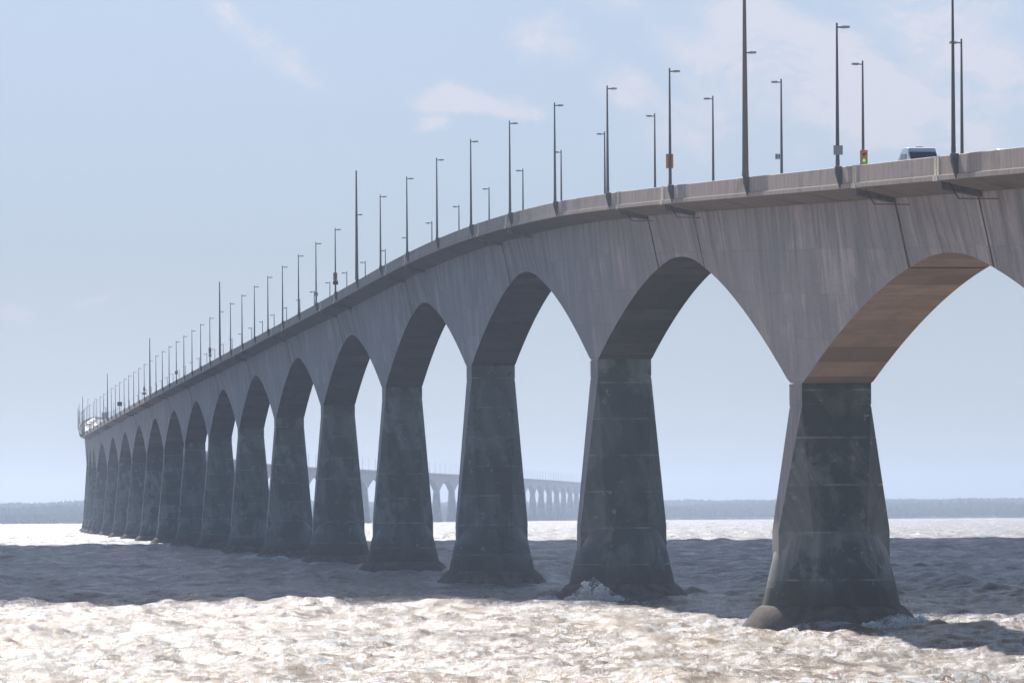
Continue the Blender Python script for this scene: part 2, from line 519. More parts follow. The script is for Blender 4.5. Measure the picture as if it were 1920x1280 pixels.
S_END = qs[-1]


def at(s, t=0.0, dz=0.0):
    """point at station s, t metres right of the axis, dz above the parapet top"""
    x = np.interp(s, qs, qx)
    y = np.interp(s, qs, qy)
    e = 3.0
    tx = np.interp(s+e, qs, qx)-np.interp(s-e, qs, qx)
    ty = np.interp(s+e, qs, qy)-np.interp(s-e, qs, qy)
    l = math.hypot(tx, ty)
    tx, ty = tx/l, ty/l
    return (x+t*ty, y-t*tx, np.interp(s, qs, qh)+dz)


def heading(s):
    a, b = at(s-3), at(s+3)
    return math.atan2(b[1]-a[1], b[0]-a[0])


SPAN = 3*L_K
PIERS = [L_K*(1.02+3*j) for j in range(-3, 60) if L_K*(1.02+3*j) < S_END-20]
D_PIER, D_MID = 14.65, 5.45


def depth(ds):
    u = max(0.0, (SPAN/2-abs(ds))/(SPAN/2-2.25))
    return D_MID+(D_PIER-D_MID)*min(u, 1.0)**1.6


W_TOP, W_BOT, Z_TOP = 3.45, 2.5, 2.02
SEAM = 35.6

# ------------------------------------------------------------------ bridge
bridge = tag(empty('bridge', at(0, 0, -31)), 'long grey concrete girder bridge on tapered piers curving away across the strait', 'bridge')
BI = Matrix.Translation(bridge.location)


def local(p):
    return (p[0]-bridge.location.x, p[1]-bridge.location.y, p[2]-bridge.location.z)


def girder(name, pier_s, a, b, step, drop=0.0, inset=0.0, soff=None):
    """box girder between offsets a..b of pier_s (webs, soffit, ends)"""
    n = max(2, int(round((b-a)/step)))
    offs = [a+(b-a)*i/n for i in range(n+1)]
    V, F, UV, FM = [], [], [], []
    def quad_strip(rows, uvs, mi, flip=False):
        base = len(V)
        w = len(rows[0])
        for r, u in zip(rows, uvs):
            V.extend(r)
            UV.extend(u)
        for i in range(len(rows)-1):
            for j in range(w-1):
                q = (base+i*w+j, base+i*w+j+1, base+(i+1)*w+j+1, base+(i+1)*w+j)
                F.append(q[::-1] if flip else q)
                FM.append(mi)
    for side in (-1, 1):
        rows, uvs = [], []
        for o in offs:
            s = pier_s+o
            d = depth(o)+drop
            r, u = [], []
            for q in range(7):
                f = q/6
                t = side*((W_TOP-inset)*(1-f)+(W_BOT-inset)*f)
                z = -(Z_TOP*(1-f)+d*f)
                r.append(local(at(s, t, z)))
                u.append((s+side*500, -z-Z_TOP))
            rows.append(r)
            uvs.append(u)
        quad_strip(rows, uvs, 0, side < 0)
    rows, uvs = [], []
    for o in offs:
        s = pier_s+o
        d = depth(o)+drop
        rows.append([local(at(s, t*(W_BOT-inset), -d)) for t in (-1, 0, 1)])
        uvs.append([(s, t*2.5+2.4) for t in (-1, 0, 1)])
    quad_strip(rows, uvs, 1)
    for o, flip in ((offs[0], False), (offs[-1], True)):
        s = pier_s+o
        d = depth(o)+drop
        base = len(V)
        for t, z in ((-(W_TOP-inset), -Z_TOP), ((W_TOP-inset), -Z_TOP), ((W_BOT-inset), -d), (-(W_BOT-inset), -d)):
            V.append(local(at(s, t, z)))
            UV.append((t, -z))
        q = (base, base+1, base+2, base+3)
        F.append(q[::-1] if flip else q)
        FM.append(1)
    return mesh_obj(name, V, F, None, bridge, UV, 25, [M_GIRD, soff or M_SOFF], FM)


def pier(ps, detail):
    p0 = at(ps)
    wl = float(water_level(p0[1]))
    ztop = p0[2]-D_PIER+.02
    h = heading(ps)
    ca, sa = math.cos(h), math.sin(h)          # along the bridge
    def W3(l, t, z):
        return local((p0[0]+l*ca+t*sa, p0[1]+l*sa-t*ca, z+(wl if z < 6.95 else 0)))
    nseg = 4
    def octa(ht, hl, ct, cl, z):
        c = [(hl-cl, -ht), (hl, -ht+ct), (hl, ht-ct), (hl-cl, ht), (-hl+cl, ht), (-hl, ht-ct), (-hl, -ht+ct), (-hl+cl, -ht)]
        out = []
        for i in range(8):
            a, b = c[i], c[(i+1) % 8]
            for q in range(nseg):
                f = q/nseg
                out.append((a[0]+(b[0]-a[0])*f, a[1]+(b[1]-a[1])*f))
        return out
    def circ(r, ref):
        out = []
        for a, b in ref:
            m = math.hypot(a, b)
            out.append((a/m*r, b/m*r))
        return out
    zc = ztop-1.75
    rings = []
    rings.append((ztop, octa(2.5, 2.25, .03, .03, 0)))
    rings.append((zc+.22, octa(2.5, 2.25, .03, .03, 0)))
    rings.append((zc+.21, octa(2.47, 2.22, .03, .03, 0)))
    rings.append((zc+.06, octa(2.47, 2.22, .03, .03, 0)))
    rings.append((zc, octa(2.5, 2.25, .03, .03, 0)))
    nz = 8
    for i in range(1, nz+1):
        f = i/nz
        z = zc+(6.9-zc)*f
        rings.append((z, octa(2.5+1.52*f, 2.25+.87*f, .03+2.05*f, .03+1.95*f, 0)))
    rings.append((5.3, octa(4.02, 3.12, 2.08, 1.98, 0)))
    rings.append((3.0, octa(4.02, 3.12, 2.08, 1.98, 0)))
    b = MB()
    rr, uu = [], []
    for z, r in rings:
        rr.append([W3(l, t, z) for l, t in r])
        per, acc = [], 0.0
        for i, (l, t) in enumerate(r):
            if i:
                acc += math.hypot(l-r[i-1][0], t-r[i-1][1])
            per.append((acc, z))
        uu.append(per)
    b.loft(rr[::-1], uvs=uu[::-1])
    nc = 48 if detail else 20
    cone = [(2.6, 9.4), (4.07, 5.3), (4.62, 2.9), (4.64, 2.86), (4.95, 1.45)]
    b.loft([[W3(r*math.cos(2*math.pi*q/nc), r*math.sin(2*math.pi*q/nc), z) for q in range(nc)] for r, z in cone][::-1],
           uvs=[[(q/nc*26, z) for q in range(nc)] for r, z in cone][::-1])
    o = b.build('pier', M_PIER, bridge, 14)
    sk = MB()
    n = 40 if detail else 20
    prof = [(1.66, 4.6), (1.60, 4.98), (1.35, 5.32), (.85, 5.8), (.25, 6.3), (-.6, 6.9), (-2.4, 7.8)]
    sk.loft([[W3(r*math.cos(2*math.pi*q/n), r*math.sin(2*math.pi*q/n), z) for q in range(n)] for z, r in prof][::-1])
    sk.build('pier_skirt', M_SKIRT, o, 30)
    return o


for i, ps in enumerate(PIERS):
    near = ps < 1500
    pier(ps, near)
    girder('cantilever_girder', ps, -SEAM, SEAM, 1.2 if ps < 700 else (2.4 if near else 5.0), soff=M_SOFF_LIT if -100 < ps < 60 else None)


def suspended(ps):
    mid = ps+SPAN/2
    half = SPAN/2-SEAM-.5
    n = 14
    V, F, UV, FM = [], [], [], []
    def dep(o):
        # flatter soffit than the haunches, a shallow arch of its own
        u = abs(o)/half
        return D_MID+.05+.88*u**2
    for side in (-1, 1):
        base = len(V)
        for i in range(n+1):
            o = -half+2*half*i/n
            d = dep(o)
            for q in range(7):
                f = q/6
                t = side*((W_TOP-.02)*(1-f)+(W_BOT-.02)*f)
                z = -(Z_TOP*(1-f)+d*f)
                V.append(local(at(mid+o, t, z)))
                UV.append((mid+o+side*500, -z-Z_TOP))
        for i in range(n):
            for j in range(6):
                q = (base+i*7+j, base+i*7+j+1, base+(i+1)*7+j+1, base+(i+1)*7+j)
                F.append(q[::-1] if side < 0 else q)
                FM.append(0)
    base = len(V)
    for i in range(n+1):
        o = -half+2*half*i/n
        for t in (-1, 0, 1):
            V.append(local(at(mid+o, t*(W_BOT-.02), -dep(o))))
            UV.append((mid+o, t*2.5+2.4))
    for i in range(n):
        for j in range(2):
            F.append((base+i*3+j, base+i*3+j+1, base+(i+1)*3+j+1, base+(i+1)*3+j))
            FM.append(1)
    for o, flip in ((-half, False), (half, True)):
        base = len(V)
        d = dep(o)
        for t, z in ((-W_TOP+.02, -Z_TOP), (W_TOP-.02, -Z_TOP), (W_BOT-.02, -d), (-W_BOT+.02, -d)):
            V.append(local(at(mid+o, t, z)))
            UV.append((t, -z))
        q = (base, base+1, base+2, base+3)
        F.append(q[::-1] if flip else q)
        FM.append(1)
    o = mesh_obj('suspended_span', V, F, None, bridge, UV, 25, [M_GIRD, M_SOFF_LIT if ps < 0 else M_SOFF], FM)
    for o_, d in ((-half-.25, dep(half)+.04), (half+.25, dep(half)+.04)):
        b = MB()
        b.loft([[local(at(mid+o_+q, t, z)) for t, z in ((-W_TOP+.16, -Z_TOP), (W_TOP-.16, -Z_TOP), (W_BOT-.08, -d), (-W_BOT+.08, -d))] for q in (-.26, .26)])
        b.build('hinge_gap_fill', M_BLACK, bridge)  # added black filler: closes the hinge gap and paints its shade
    return o


for ps in PIERS[:-1]:
    if ps < 1500:
        suspended(ps)
    else:
        suspended(ps)


def sweep(name, poly, s0, s1, step, mat, parent=bridge, closed=True):
    ss = np.linspace(s0, s1, max(2, int((s1-s0)/step)))
    V, F, UV = [], [], []
    n = len(poly)
    acc = [0.0]
    for i in range(1, n+1):
        a, b = poly[i-1], poly[i % n]
        acc.append(acc[-1]+math.hypot(b[0]-a[0], b[1]-a[1]))
    # each face strip gets its own vertices so that the UVs stay in metres
    for i in range(n if closed else n-1):
        base = len(V)
        for s in ss:
            for q, u in ((poly[i], acc[i]), (poly[(i+1) % n], acc[i+1])):
                V.append(local(at(s, q[0], q[1])))
                UV.append((s, u))
        for k in range(len(ss)-1):
            b = base+2*k
            F.append((b, b+1, b+3, b+2))
    return mesh_obj(name, V, F, mat, parent, UV)


sA, sB = K0*L_K+10, S_END-6
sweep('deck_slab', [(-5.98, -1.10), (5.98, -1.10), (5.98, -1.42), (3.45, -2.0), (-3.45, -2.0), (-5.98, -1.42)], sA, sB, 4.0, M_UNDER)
sweep('parapet', [(-5.9, -1.095), (-5.9, -.03), (-5.86, 0), (-5.62, 0), (-5.58, -.03), (-5.45, -1.095)], sA, sB, 4.0, M_PARA)
sweep('parapet', [(5.45, -1.095), (5.58, -.03), (5.62, 0), (5.86, 0), (5.9, -.03), (5.9, -1.095)], sA, sB, 4.0, M_PARA)
sweep('slab_edge', [(-5.985, -1.40), (-6.0, -1.39), (-6.0, -1.13), (-5.905, -1.085), (-5.905, -1.40)], sA, sB, 4.0, M_PARA)
sweep('roadway', [(-5.44, -1.095), (-5.44, -1.085), (5.44, -1.085), (5.44, -1.095)], sA, sB, 4.0, M_ROAD)
sweep('road_marking', [(-.10, -1.082), (.10, -1.082)], sA, sB, 4.0, plain('yellow_paint', (.55, .38, .05), .7), closed=False)

# hinge seams: parapet joints, transverse ribs under the overhang, bearing notches, drain pipes
for ps in PIERS:
    if ps > 1300 or ps < -100:
        continue
    for sgn in (-1, 1):
        s = ps+sgn*SEAM
        nearest = ps < 500
        # pale cover strips in the parapet
        b = MB()
        for w0, w1 in ((-.62, -.16), (.02, .48)):
            b.loft([[local(at(s+w0, -5.935, z)), local(at(s+w1, -5.935, z)), local(at(s+w1, -5.55, z)), local(at(s+w0, -5.55, z))] for z in (-1.085, .012)])
            b.loft([[local(at(s+w0, -6.03, z)), local(at(s+w1, -6.03, z)), local(at(s+w1, -5.8, z)), local(at(s+w0, -5.8, z))] for z in (-1.43, -1.10)])
        b.build('parapet_joint', M_JOINT, bridge)
        # transverse rib
        r = MB()
        s0, s1 = s-sgn*.35-.45, s-sgn*.35+.45
        prof = [(-5.8, -1.44), (-5.8, -1.88), (-3.42, -2.32), (-3.42, -1.98)]
        r.loft([[local(at(q, t, z)) for t, z in prof] for q in (s0, s1)])
        r.build('overhang_rib', M_RIB, bridge)
        # bearing notch in the web
        nb = MB()
        nb.loft([[local(at(s-.28, t, z)), local(at(s+.3, t, z)), local(at(s+.3, t+.55, z)), local(at(s-.28, t+.55, z))] for z, t in ((-3.85, -3.04), (-3.05, -3.22))])
        nb.build('bearing_notch', M_BLACK, bridge)
        if nearest:
            dp = MB()
            dp.tube(local(at(s-1.2, -5.5, -1.5)), local(at(s-1.6, -5.0, -2.45)), .035, .035, 6)
            dp.tube(local(at(s-1.6, -5.0, -2.45)), local(at(s-7.5, -4.2, -2.55)), .035, .035, 6)
            dp.build('drain_pipe', M_BLACK, bridge)

# pilasters that carry the near lamp posts
for k in range(-3, 50):
    s = k*L_K
    b = MB()
    prof = [(-5.88, .03), (-6.32, .03), (-6.32, -.36), (-6.03, -1.36), (-5.88, -1.36)]
    w = .15
    b.loft([[local(at(s+q, t, z)) for t, z in prof] for q in (-w, w)])
    b.build('lamp_bracket', M_RIB, bridge)
for k in range(-3, 30):
    s = (k+.55)*L_K
    b = MB()
    b.loft([[local(at(s+q, t, z)) for t, z in [(5.6, -.1), (6.42, -.1), (6.42, .16), (5.6, .16)]] for q in (-.35, .35)])
    b.build('lamp_bracket', M_PARA, bridge)

# ------------------------------------------------------------------ lamp posts

def lamp(name, height, arm_h, r0, r1, mast):
    e = empty(name, (0, 0, 0))
    p = MB()
    p.tube((0, 0, 0), (0, 0, .35), r0*1.08, r0*1.08, 10)
    p.tube((0, 0, .33), (0, 0, height), r0, r1, 10)
    if mast:
        p.tube((0, 0, height), (0, 0, height+.35), r1*1.25, r1*.8, 8)
    p.build('pole', M_MAST if mast else M_POLE, e, 40)
    a = MB()
    a.tube((0, -.02, arm_h), (0, -.32, arm_h), .05, .05, 6)
    a.build('arm', M_POLE, e)
    l = MB()
    l.loft([[(-.14, -.30, arm_h+.07), (.14, -.30, arm_h+.07), (.14, -.30, arm_h-.05), (-.14, -.30, arm_h-.05)],
            [(-.17, -.45, arm_h+.09), (.17, -.45, arm_h+.09), (.17, -.45, arm_h-.07), (-.17, -.45, arm_h-.07)],
            [(-.13, -.82, arm_h+.08), (.13, -.82, arm_h+.08), (.13, -.82, arm_h-.04), (-.13, -.82, arm_h-.04)]])
    l.build('luminaire', M_LAMP, e)
    return e


ORD = ['first', 'second', 'third', 'fourth', 'fifth', 'sixth', 'seventh', 'eighth', 'ninth', 'tenth', 'eleventh', 'twelfth', 'thirteenth',
       'fourteenth', 'fifteenth', 'sixteenth', 'seventeenth', 'eighteenth', 'nineteenth', 'twentieth']
proto_std = lamp('lamp_post', 9.1, 8.83, .125, .06, False)
proto_mast = lamp('tall_mast', 14.4, 8.75, .23, .10, True)
used = set()


def place(proto, s, t, flip):
    o = proto if id(proto) not in used else copy_tree(proto)
    used.add(id(proto))
    x, y, z = at(s, t, .05)
    o.location = (x, y, z)
    o.rotation_euler = (0, 0, heading(s)+(math.pi if flip else 0))
    return o


# near side; arms point over the road (local -Y is right of the heading)
mast_names = ['nearest tall mast, cut by the top edge', 'tall mast above the fourth pier from the right', 'third tall mast from the right, over a distant pier',
              'fourth tall mast from the right', 'fifth tall mast from the right, near the bend']
mast_labels = ['brown tapering mast on the near parapet, nearest and tallest, cut by the picture top',
               'tall brown mast above the fourth pier from the right, second of its kind',
               'tall thin mast left of the bridge middle, third of its kind from the right',
               'tall thin mast on the far left part of the near bridge, fourth of its kind',
               'tall thin mast beside the queue of vehicles at the bend, fifth of its kind']
mast_short = ['the nearest tall mast', 'the second tall mast', 'the third tall mast', 'the fourth tall mast']
SIGNS = {0: 'with a square grey sign back', 2: 'with an orange signal back', 11: 'with orange signal', 12: 'with a small grey plate'}
for k in range(-1, 53):
    s = k*L_K
    if (k-1) % 9 == 0:
        o = place(proto_mast, s, -6.15, False)
        i = (k-1)//9
        tag(o, mast_labels[i] if i < 5 else 'tall thin mast at the far bend of the bridge, last of its kind', 'mast', 'tall masts along the near parapet')
    else:
        o = place(proto_std, s, -6.15, False)
        if k == -1:
            lb = 'dark lamp post on the near parapet at the right edge, right of the dark van'
        elif k == 0:
            lb = 'dark lamp post with a square grey sign back, right of the tallest mast'
        elif k < 37:
            i, q = divmod(k-1, 9)
            lb = 'near post, %s to the left of %s' % (ORD[q-1], mast_short[i])
            if k in SIGNS:
                lb += ', ' + SIGNS[k]
        else:
            lb = 'thin lamp post in the crowded row beside the distant bend of the bridge'
        tag(o, lb, 'lamp post', 'lamp posts along the near parapet' if k < 37 else 'lamp posts at the distant bend')
# far side
for k in range(0, 53):
    s = (k+.55)*L_K
    o = place(proto_std, s, 6.15, True)
    n = k
    if k == 1:
        lb = 'far lamp post with an orange signal showing green, its lamp pointing left'
    elif k == 0:
        lb = 'far lamp post at the right edge, half behind the nearest near lamp post'
    elif k == 2:
        lb = 'far lamp post with a small white number plate, right of the tallest mast'
    elif n < 18:
        lb = 'far parapet lamp post with lamp pointing left, %s from the right edge' % ORD[n]
    else:
        lb = 'faint lamp post rising behind the far parapet of the distant left half'
    tag(o, lb, 'lamp post', 'lamp posts along the far parapet' if n < 18 else 'faint lamp posts behind the distant far parapet')
# simple posts beyond the bend (too far to show their lamps)
pm = MB()
pm.tube((0, 0, 0), (0, 0, 9.1), .13, .08, 6)
pm.tube((0, 0, 8.85), (0, -.8, 8.85), .07, .07, 4)
far_post = pm.build('lamp_post', M_POLE)
k = 53
first = True
while k*L_K < 4750:
    s = k*L_K
    bend = s < 2080
    if bend or s > 2560:
        for t, ss, fl in ((-6.15, s, 0), (6.15, s+.55*L_K, math.pi)):
            if bend and (k % 2 or t > 0):
                continue
            o = far_post if first else far_post.copy()
            if not first:
                COL.objects.link(o)
            first = False
            o.location = at(ss, t, .05)
            o.rotation_euler = (0, 0, heading(ss)+fl)
            tag(o, 'thin lamp post in the crowded row beside the distant bend of the bridge' if bend else 'tiny hazy lamp post on the remote stretch of bridge seen between the piers',
                'lamp post', 'lamp posts at the distant bend' if bend else 'lamp posts on the remote stretch')
    k += 1

# ------------------------------------------------------------------ signs and signals

def signal(s, t, z, face, label, lit=True, scale=1.0):
    """face=+1: lenses towards the camera end of the bridge, -1: back towards it"""
    e = tag(empty('traffic_signal', at(s, t, z), heading(s)+(math.pi if face < 0 else 0)), label, 'traffic signal', 'lane signals on the lamp posts')
    b = MB()
    b.box(-.30, -.16, -.28, .28, -.56, .56, .02)
    b.build('housing', M_ORANGE, e)
    for zz, mt in ((.22, M_DULL), (-.22, M_GREEN if lit else M_DULL)):
        l = MB()
        l.tube((-.29, 0, zz), (-.325, 0, zz), .12, .11, 14)
        ln = l.build('lens', mt, e)
        if mt is M_GREEN:
            ln['label'] = 'round lens lit green'
        v = MB()
        n = 10
        ring = lambda x, r: [(x, r*math.cos(math.pi*q/n), zz+r*math.sin(math.pi*q/n)) for q in range(n+1)]
        a, c = ring(-.30, .165), ring(-.52, .165)
        a2, c2 = ring(-.30, .150), ring(-.52, .150)
        loop = [a[i] for i in range(n+1)]+[a2[i] for i in range(n, -1, -1)]
        loop2 = [c[i] for i in range(n+1)]+[c2[i] for i in range(n, -1, -1)]
        v.loft([loop, loop2])
        v.build('visor', M_ORANGE, e)
    m = MB()
    m.box(-.17, .05, -.04, .04, -.05, .05)
    m.build('clamp', M_POLE, e)
    return e


def plate(name, s, t, z, w, h, mat, label, cat, side=0.0, x=-.17, marks=False):
    e = tag(empty(name, at(s, t, z), heading(s)), label, cat)
    b = MB()
    b.box(x-.02, x, side-w/2, side+w/2, -h/2, h/2)
    b.build('panel', mat, e)
    r = MB()
    for q in (-.25, .25):
        r.box(x, -.06, side-w*.42 if side else -.06, side+w*.42 if side else .06, q*h-.025, q*h+.025)
    r.build('clamp', M_POLE, e)
    if marks:
        mk = MB()
        for q in (-.30, .02, .30):
            mk.box(x-.026, x-.021, side+q*w-.035, side+q*w+.035, -h*.36, h*.36)
        mk.build('digits', M_BLACK, e)
    return e


signal(1.55*L_K, 6.15, 1.85, 1, 'orange signal with green light on the far lamp post beside the dark van')
signal(2*L_K, -6.15, 1.9, -1, 'orange signal seen from behind on the near lamp post left of the tallest mast', False)
signal(11*L_K, -6.15, 2.2, -1, 'orange signal above a black plate on a distant near lamp post', False)
signal(20*L_K, -6.15, 2.2, -1, 'small faded orange signal just left of the third tall mast', False)
signal(29*L_K, -6.15, 2.2, -1, 'tiny reddish signal just left of the fourth tall mast', False)
plate('road_sign', 0, -6.15, 1.05, .60, .60, M_SIGN, 'square grey sign back on the near lamp post right of the tallest mast', 'sign')
plate('road_sign', 2.55*L_K, 6.15, 2.75, .46, .46, M_WHITE, 'small white number plate sticking out left of a far lamp post', 'sign', .33, -.1, True)
plate('road_sign', 11*L_K, -6.15, 1.3, .75, .55, M_BLACK, 'black plate under the orange signal on a distant near lamp post', 'sign')
plate('road_sign', 12*L_K, -6.15, 1.3, .5, .55, M_SIGN, 'small grey plate on the near lamp post left of the black plate', 'sign')
plate('road_sign', 20*L_K, -6.15, 1.2, .6, .6, M_SIGN, 'grey plate under the faded signal left of the third tall mast', 'sign')
plate('road_sign', 24*L_K, -6.15, 1.6, .7, .8, M_SIGN, 'grey plate midway between the third and fourth tall masts', 'sign')
plate('road_sign', 29*L_K, -6.15, 1.0, .9, .6, M_BLACK, 'dark plate under the tiny reddish signal', 'sign')
plate('road_sign', 34*L_K, -6.15, 2.3, 1.5, 1.3, M_BLACK, 'large black plate between the fourth and fifth tall masts', 'sign')

# ------------------------------------------------------------------ vehicles

def vehicle(name, s, t, toward, label, cat, kind, paint):
    """local +X is forward, Y left; origin on the road"""
    e = tag(empty(name, at(s, t, -1.085), heading(s)+(math.pi if toward else 0)), label, cat, None if kind == 'van' else 'vehicles on the bridge')
    slope = (at(s+4)[2]-at(s-4)[2])/8
    e.rotation_euler.y = math.atan(slope)*(1 if toward else -1)
    if kind == 'van':
        Ln, Wd = 5.6, 2.0
        low = [(-2.8, .35), (-2.8, 1.15), (2.65, 1.05), (2.8, .75), (2.8, .35)]
        prof = [(-1.9, .32, .97), (-1.95, .7, 1.0), (-1.9, 1.15, 1.0), (-1.6, 1.4, .98), (-.75, 2.05, .88), (-.45, 2.14, .85), (.1, 2.17, .84), (.6, 2.17, .84), (.95, 2.1, .86), (1.05, 1.88, .9),
                (1.85, 1.18, .97), (2.55, 1.02, .95), (2.78, .8, .93), (2.82, .5, .95), (2.75, .32, .93)]
        ws = ((1.09, 1.86, .82), (1.82, 1.22, .88))
        side = (-1.0, .9, 1.25, 1.75)
        axle, wr = (1.75, -1.2), .36
    elif kind == 'car':
        prof = [(-2.2, .28, .86), (-2.24, .6, .9), (-2.15, .95, .9), (-1.75, 1.0, .88), (-1.05, 1.48, .66), (-.4, 1.56, .64), (.25, 1.5, .65), (1.0, 1.0, .84),
                (1.9, .86, .86), (2.2, .68, .84), (2.24, .4, .84), (2.1, .28, .82)]
        ws = ((.32, 1.46, .62), (.95, 1.05, .78))
        side = (-1.1, .55, 1.04, 1.4)
        axle, wr = (1.38, -1.38), .32
    else:  # truck cab profile
        prof = [(.9, .5, 1.15), (.9, 2.6, 1.15), (1.3, 2.9, 1.1), (2.6, 2.75, 1.1), (2.95, 1.7, 1.15), (3.05, 1.0, 1.15), (3.05, .5, 1.12)]
        ws = ((2.68, 2.6, 1.0), (2.97, 1.75, 1.05))
        side = (1.5, 2.5, 1.75, 2.5)
        axle, wr = (2.1, -2.6, -3.8), .5
    b = MB()
    # body: closed profile swept across the width with rounded shoulders
    rings = []
    for f in (-1.0, -.93, -.6, 0, .6, .93, 1.0):
        sh = 1.0 if abs(f) < .95 else .965
        ring = []
        cz = .9
        for x, z, hw in prof:
            ring.append((x*sh, f*hw*(1.0), cz+(z-cz)*sh))
        rings.append(ring)
    b.loft(rings)
    b.build('body', paint, e, 35)
    g = MB()
    (x0, z0, h0), (x1, z1, h1) = ws
    nx, nz = (z0-z1), (x1-x0)
    nl = math.hypot(nx, nz)
    ox, oz = nx/nl*.015, nz/nl*.015
    q = [(x0+ox, -h0, z0+oz), (x0+ox, h0, z0+oz), (x1+ox, h1, z1+oz), (x1+ox, -h1, z1+oz)]
    qi = [(x-ox*3, y, z-oz*3) for x, y, z in q]
    g.loft([qi, q])
    g.build('windscreen', M_GLASS, e)
    for sg in (-1, 1):
        wmesh = MB()
        xa, xb, za, zb = side
        def hw(z):
            zs = sorted((p[1], p[2]) for p in prof)
            return float(np.interp(z, [p[0] for p in zs], [p[1] for p in zs]))
        wa, wb = hw(za)*1.0+.012, hw(zb)*1.0+.012
        wmesh.loft([[(xa, sg*(wa-.1), za), (xb, sg*(wa-.1), za), (xb-.35, sg*(wb-.1), zb), (xa+.2, sg*(wb-.1), zb)],
                    [(xa, sg*wa, za), (xb, sg*wa, za), (xb-.35, sg*wb, zb), (xa+.2, sg*wb, zb)]][::sg])
        wmesh.build('side_window', M_GLASS, e)
        hl = MB()
        fx = max(p[0] for p in prof)
        hl.box(fx-.12, fx+.012, sg*.55-.17, sg*.55+.17, .62, .78, .02)
        hl.build('headlight', M_WHITE, e)
        mi = MB()
        mi.box(side[1]-.15, side[1]+.02, min(sg*1.02, sg*1.2) if kind != 'truck' else min(sg*1.2, sg*1.4), max(sg*1.02, sg*1.2) if kind != 'truck' else max(sg*1.2, sg*1.4), za-.08, za+.1, .02)
        mi.build('mirror', paint, e)
        for ax in axle:
            wy = prof[1][2]*.97
            w_ = MB()
            w_.tube((ax, sg*(wy-.24), wr), (ax, sg*(wy+.02), wr), wr, wr, 18)
            wo = w_.build('wheel', M_TYRE, e, 40)
            r_ = MB()
            r_.tube((ax, sg*(wy-.05), wr), (ax, sg*(wy+.035), wr), wr*.6, wr*.55, 12)
            r_.build('rim', M_RIM, wo, 40)
    if kind == 'truck':
        c = MB()
        c.box(-5.2, .75, -1.27, 1.27, 1.05, 3.95, .04)
        c.build('cargo_box', plain('cargo_paint', (.30, .30, .36), .5), e)
        ch = MB()
        ch.box(-5.1, 2.4, -.45, .45, .55, 1.0)
        ch.build('chassis', M_BLACK, e)
    if kind == 'van':
        rk = MB()
        rk.box(-.3, .3, -.25, .25, 2.15, 2.22, .03)
        rk.build('roof_vent', M_BLACK, e)
    return e


def paint(n, c):
    m, T = new_mat(n)
    p = T('ShaderNodeBsdfPrincipled', {'Base Color': tuple(c)+(1,), 'Roughness': .28, 'Coat Weight': .8, 'Coat Roughness': .05})
    T('ShaderNodeOutputMaterial', {0: p.outputs[0]})
    return m


P_WHITE, P_SILVER, P_BLUE, P_GREY, P_DARK = paint('white_paint', (.75, .75, .76)), paint('silver_paint', (.58, .59, .64)), paint('blue_paint', (.08, .12, .25)), paint('grey_paint', (.2, .2, .22)), paint('charcoal_paint', (.04, .04, .05))
vehicle('van', -.19*L_K, -2.3, True, 'pale grey van driving towards the viewer, only its top showing over the parapet', 'van', 'van', P_SILVER)
vehicle('car', -.84*L_K, -1.7, True, 'white car at the right edge, only a sliver of roof over the parapet', 'car', 'car', P_WHITE)
sv = lambda y: float(np.interp(y, qy, qs))
vehicle('truck', sv(2065), 1.8, False, 'dark box truck standing out above the line of cars at the distant bend', 'truck', 'truck', P_DARK)
for y_, t_, tw, p_, lb in ((1815, -2.0, True, P_WHITE, 'white car lowest in the line at the distant bend'),
                           (1850, -2.0, True, P_SILVER, 'silver car second from the bottom of the line at the distant bend'),
                           (1885, -2.0, True, P_WHITE, 'white car third from the bottom of the line at the distant bend'),
                           (1925, 1.8, False, P_BLUE, 'blue car heading away in the middle of the distant bend'),
                           (1960, -2.0, True, P_GREY, 'grey car in the middle of the distant bend facing the viewer'),
                           (2000, -2.0, True, P_WHITE, 'white car just below the box truck at the distant bend'),
                           (2030, -2.0, True, P_SILVER, 'silver car beside the box truck at the distant bend')):
    vehicle('car', sv(y_), t_, tw, lb, 'car', 'car', p_)

# ------------------------------------------------------------------ sea

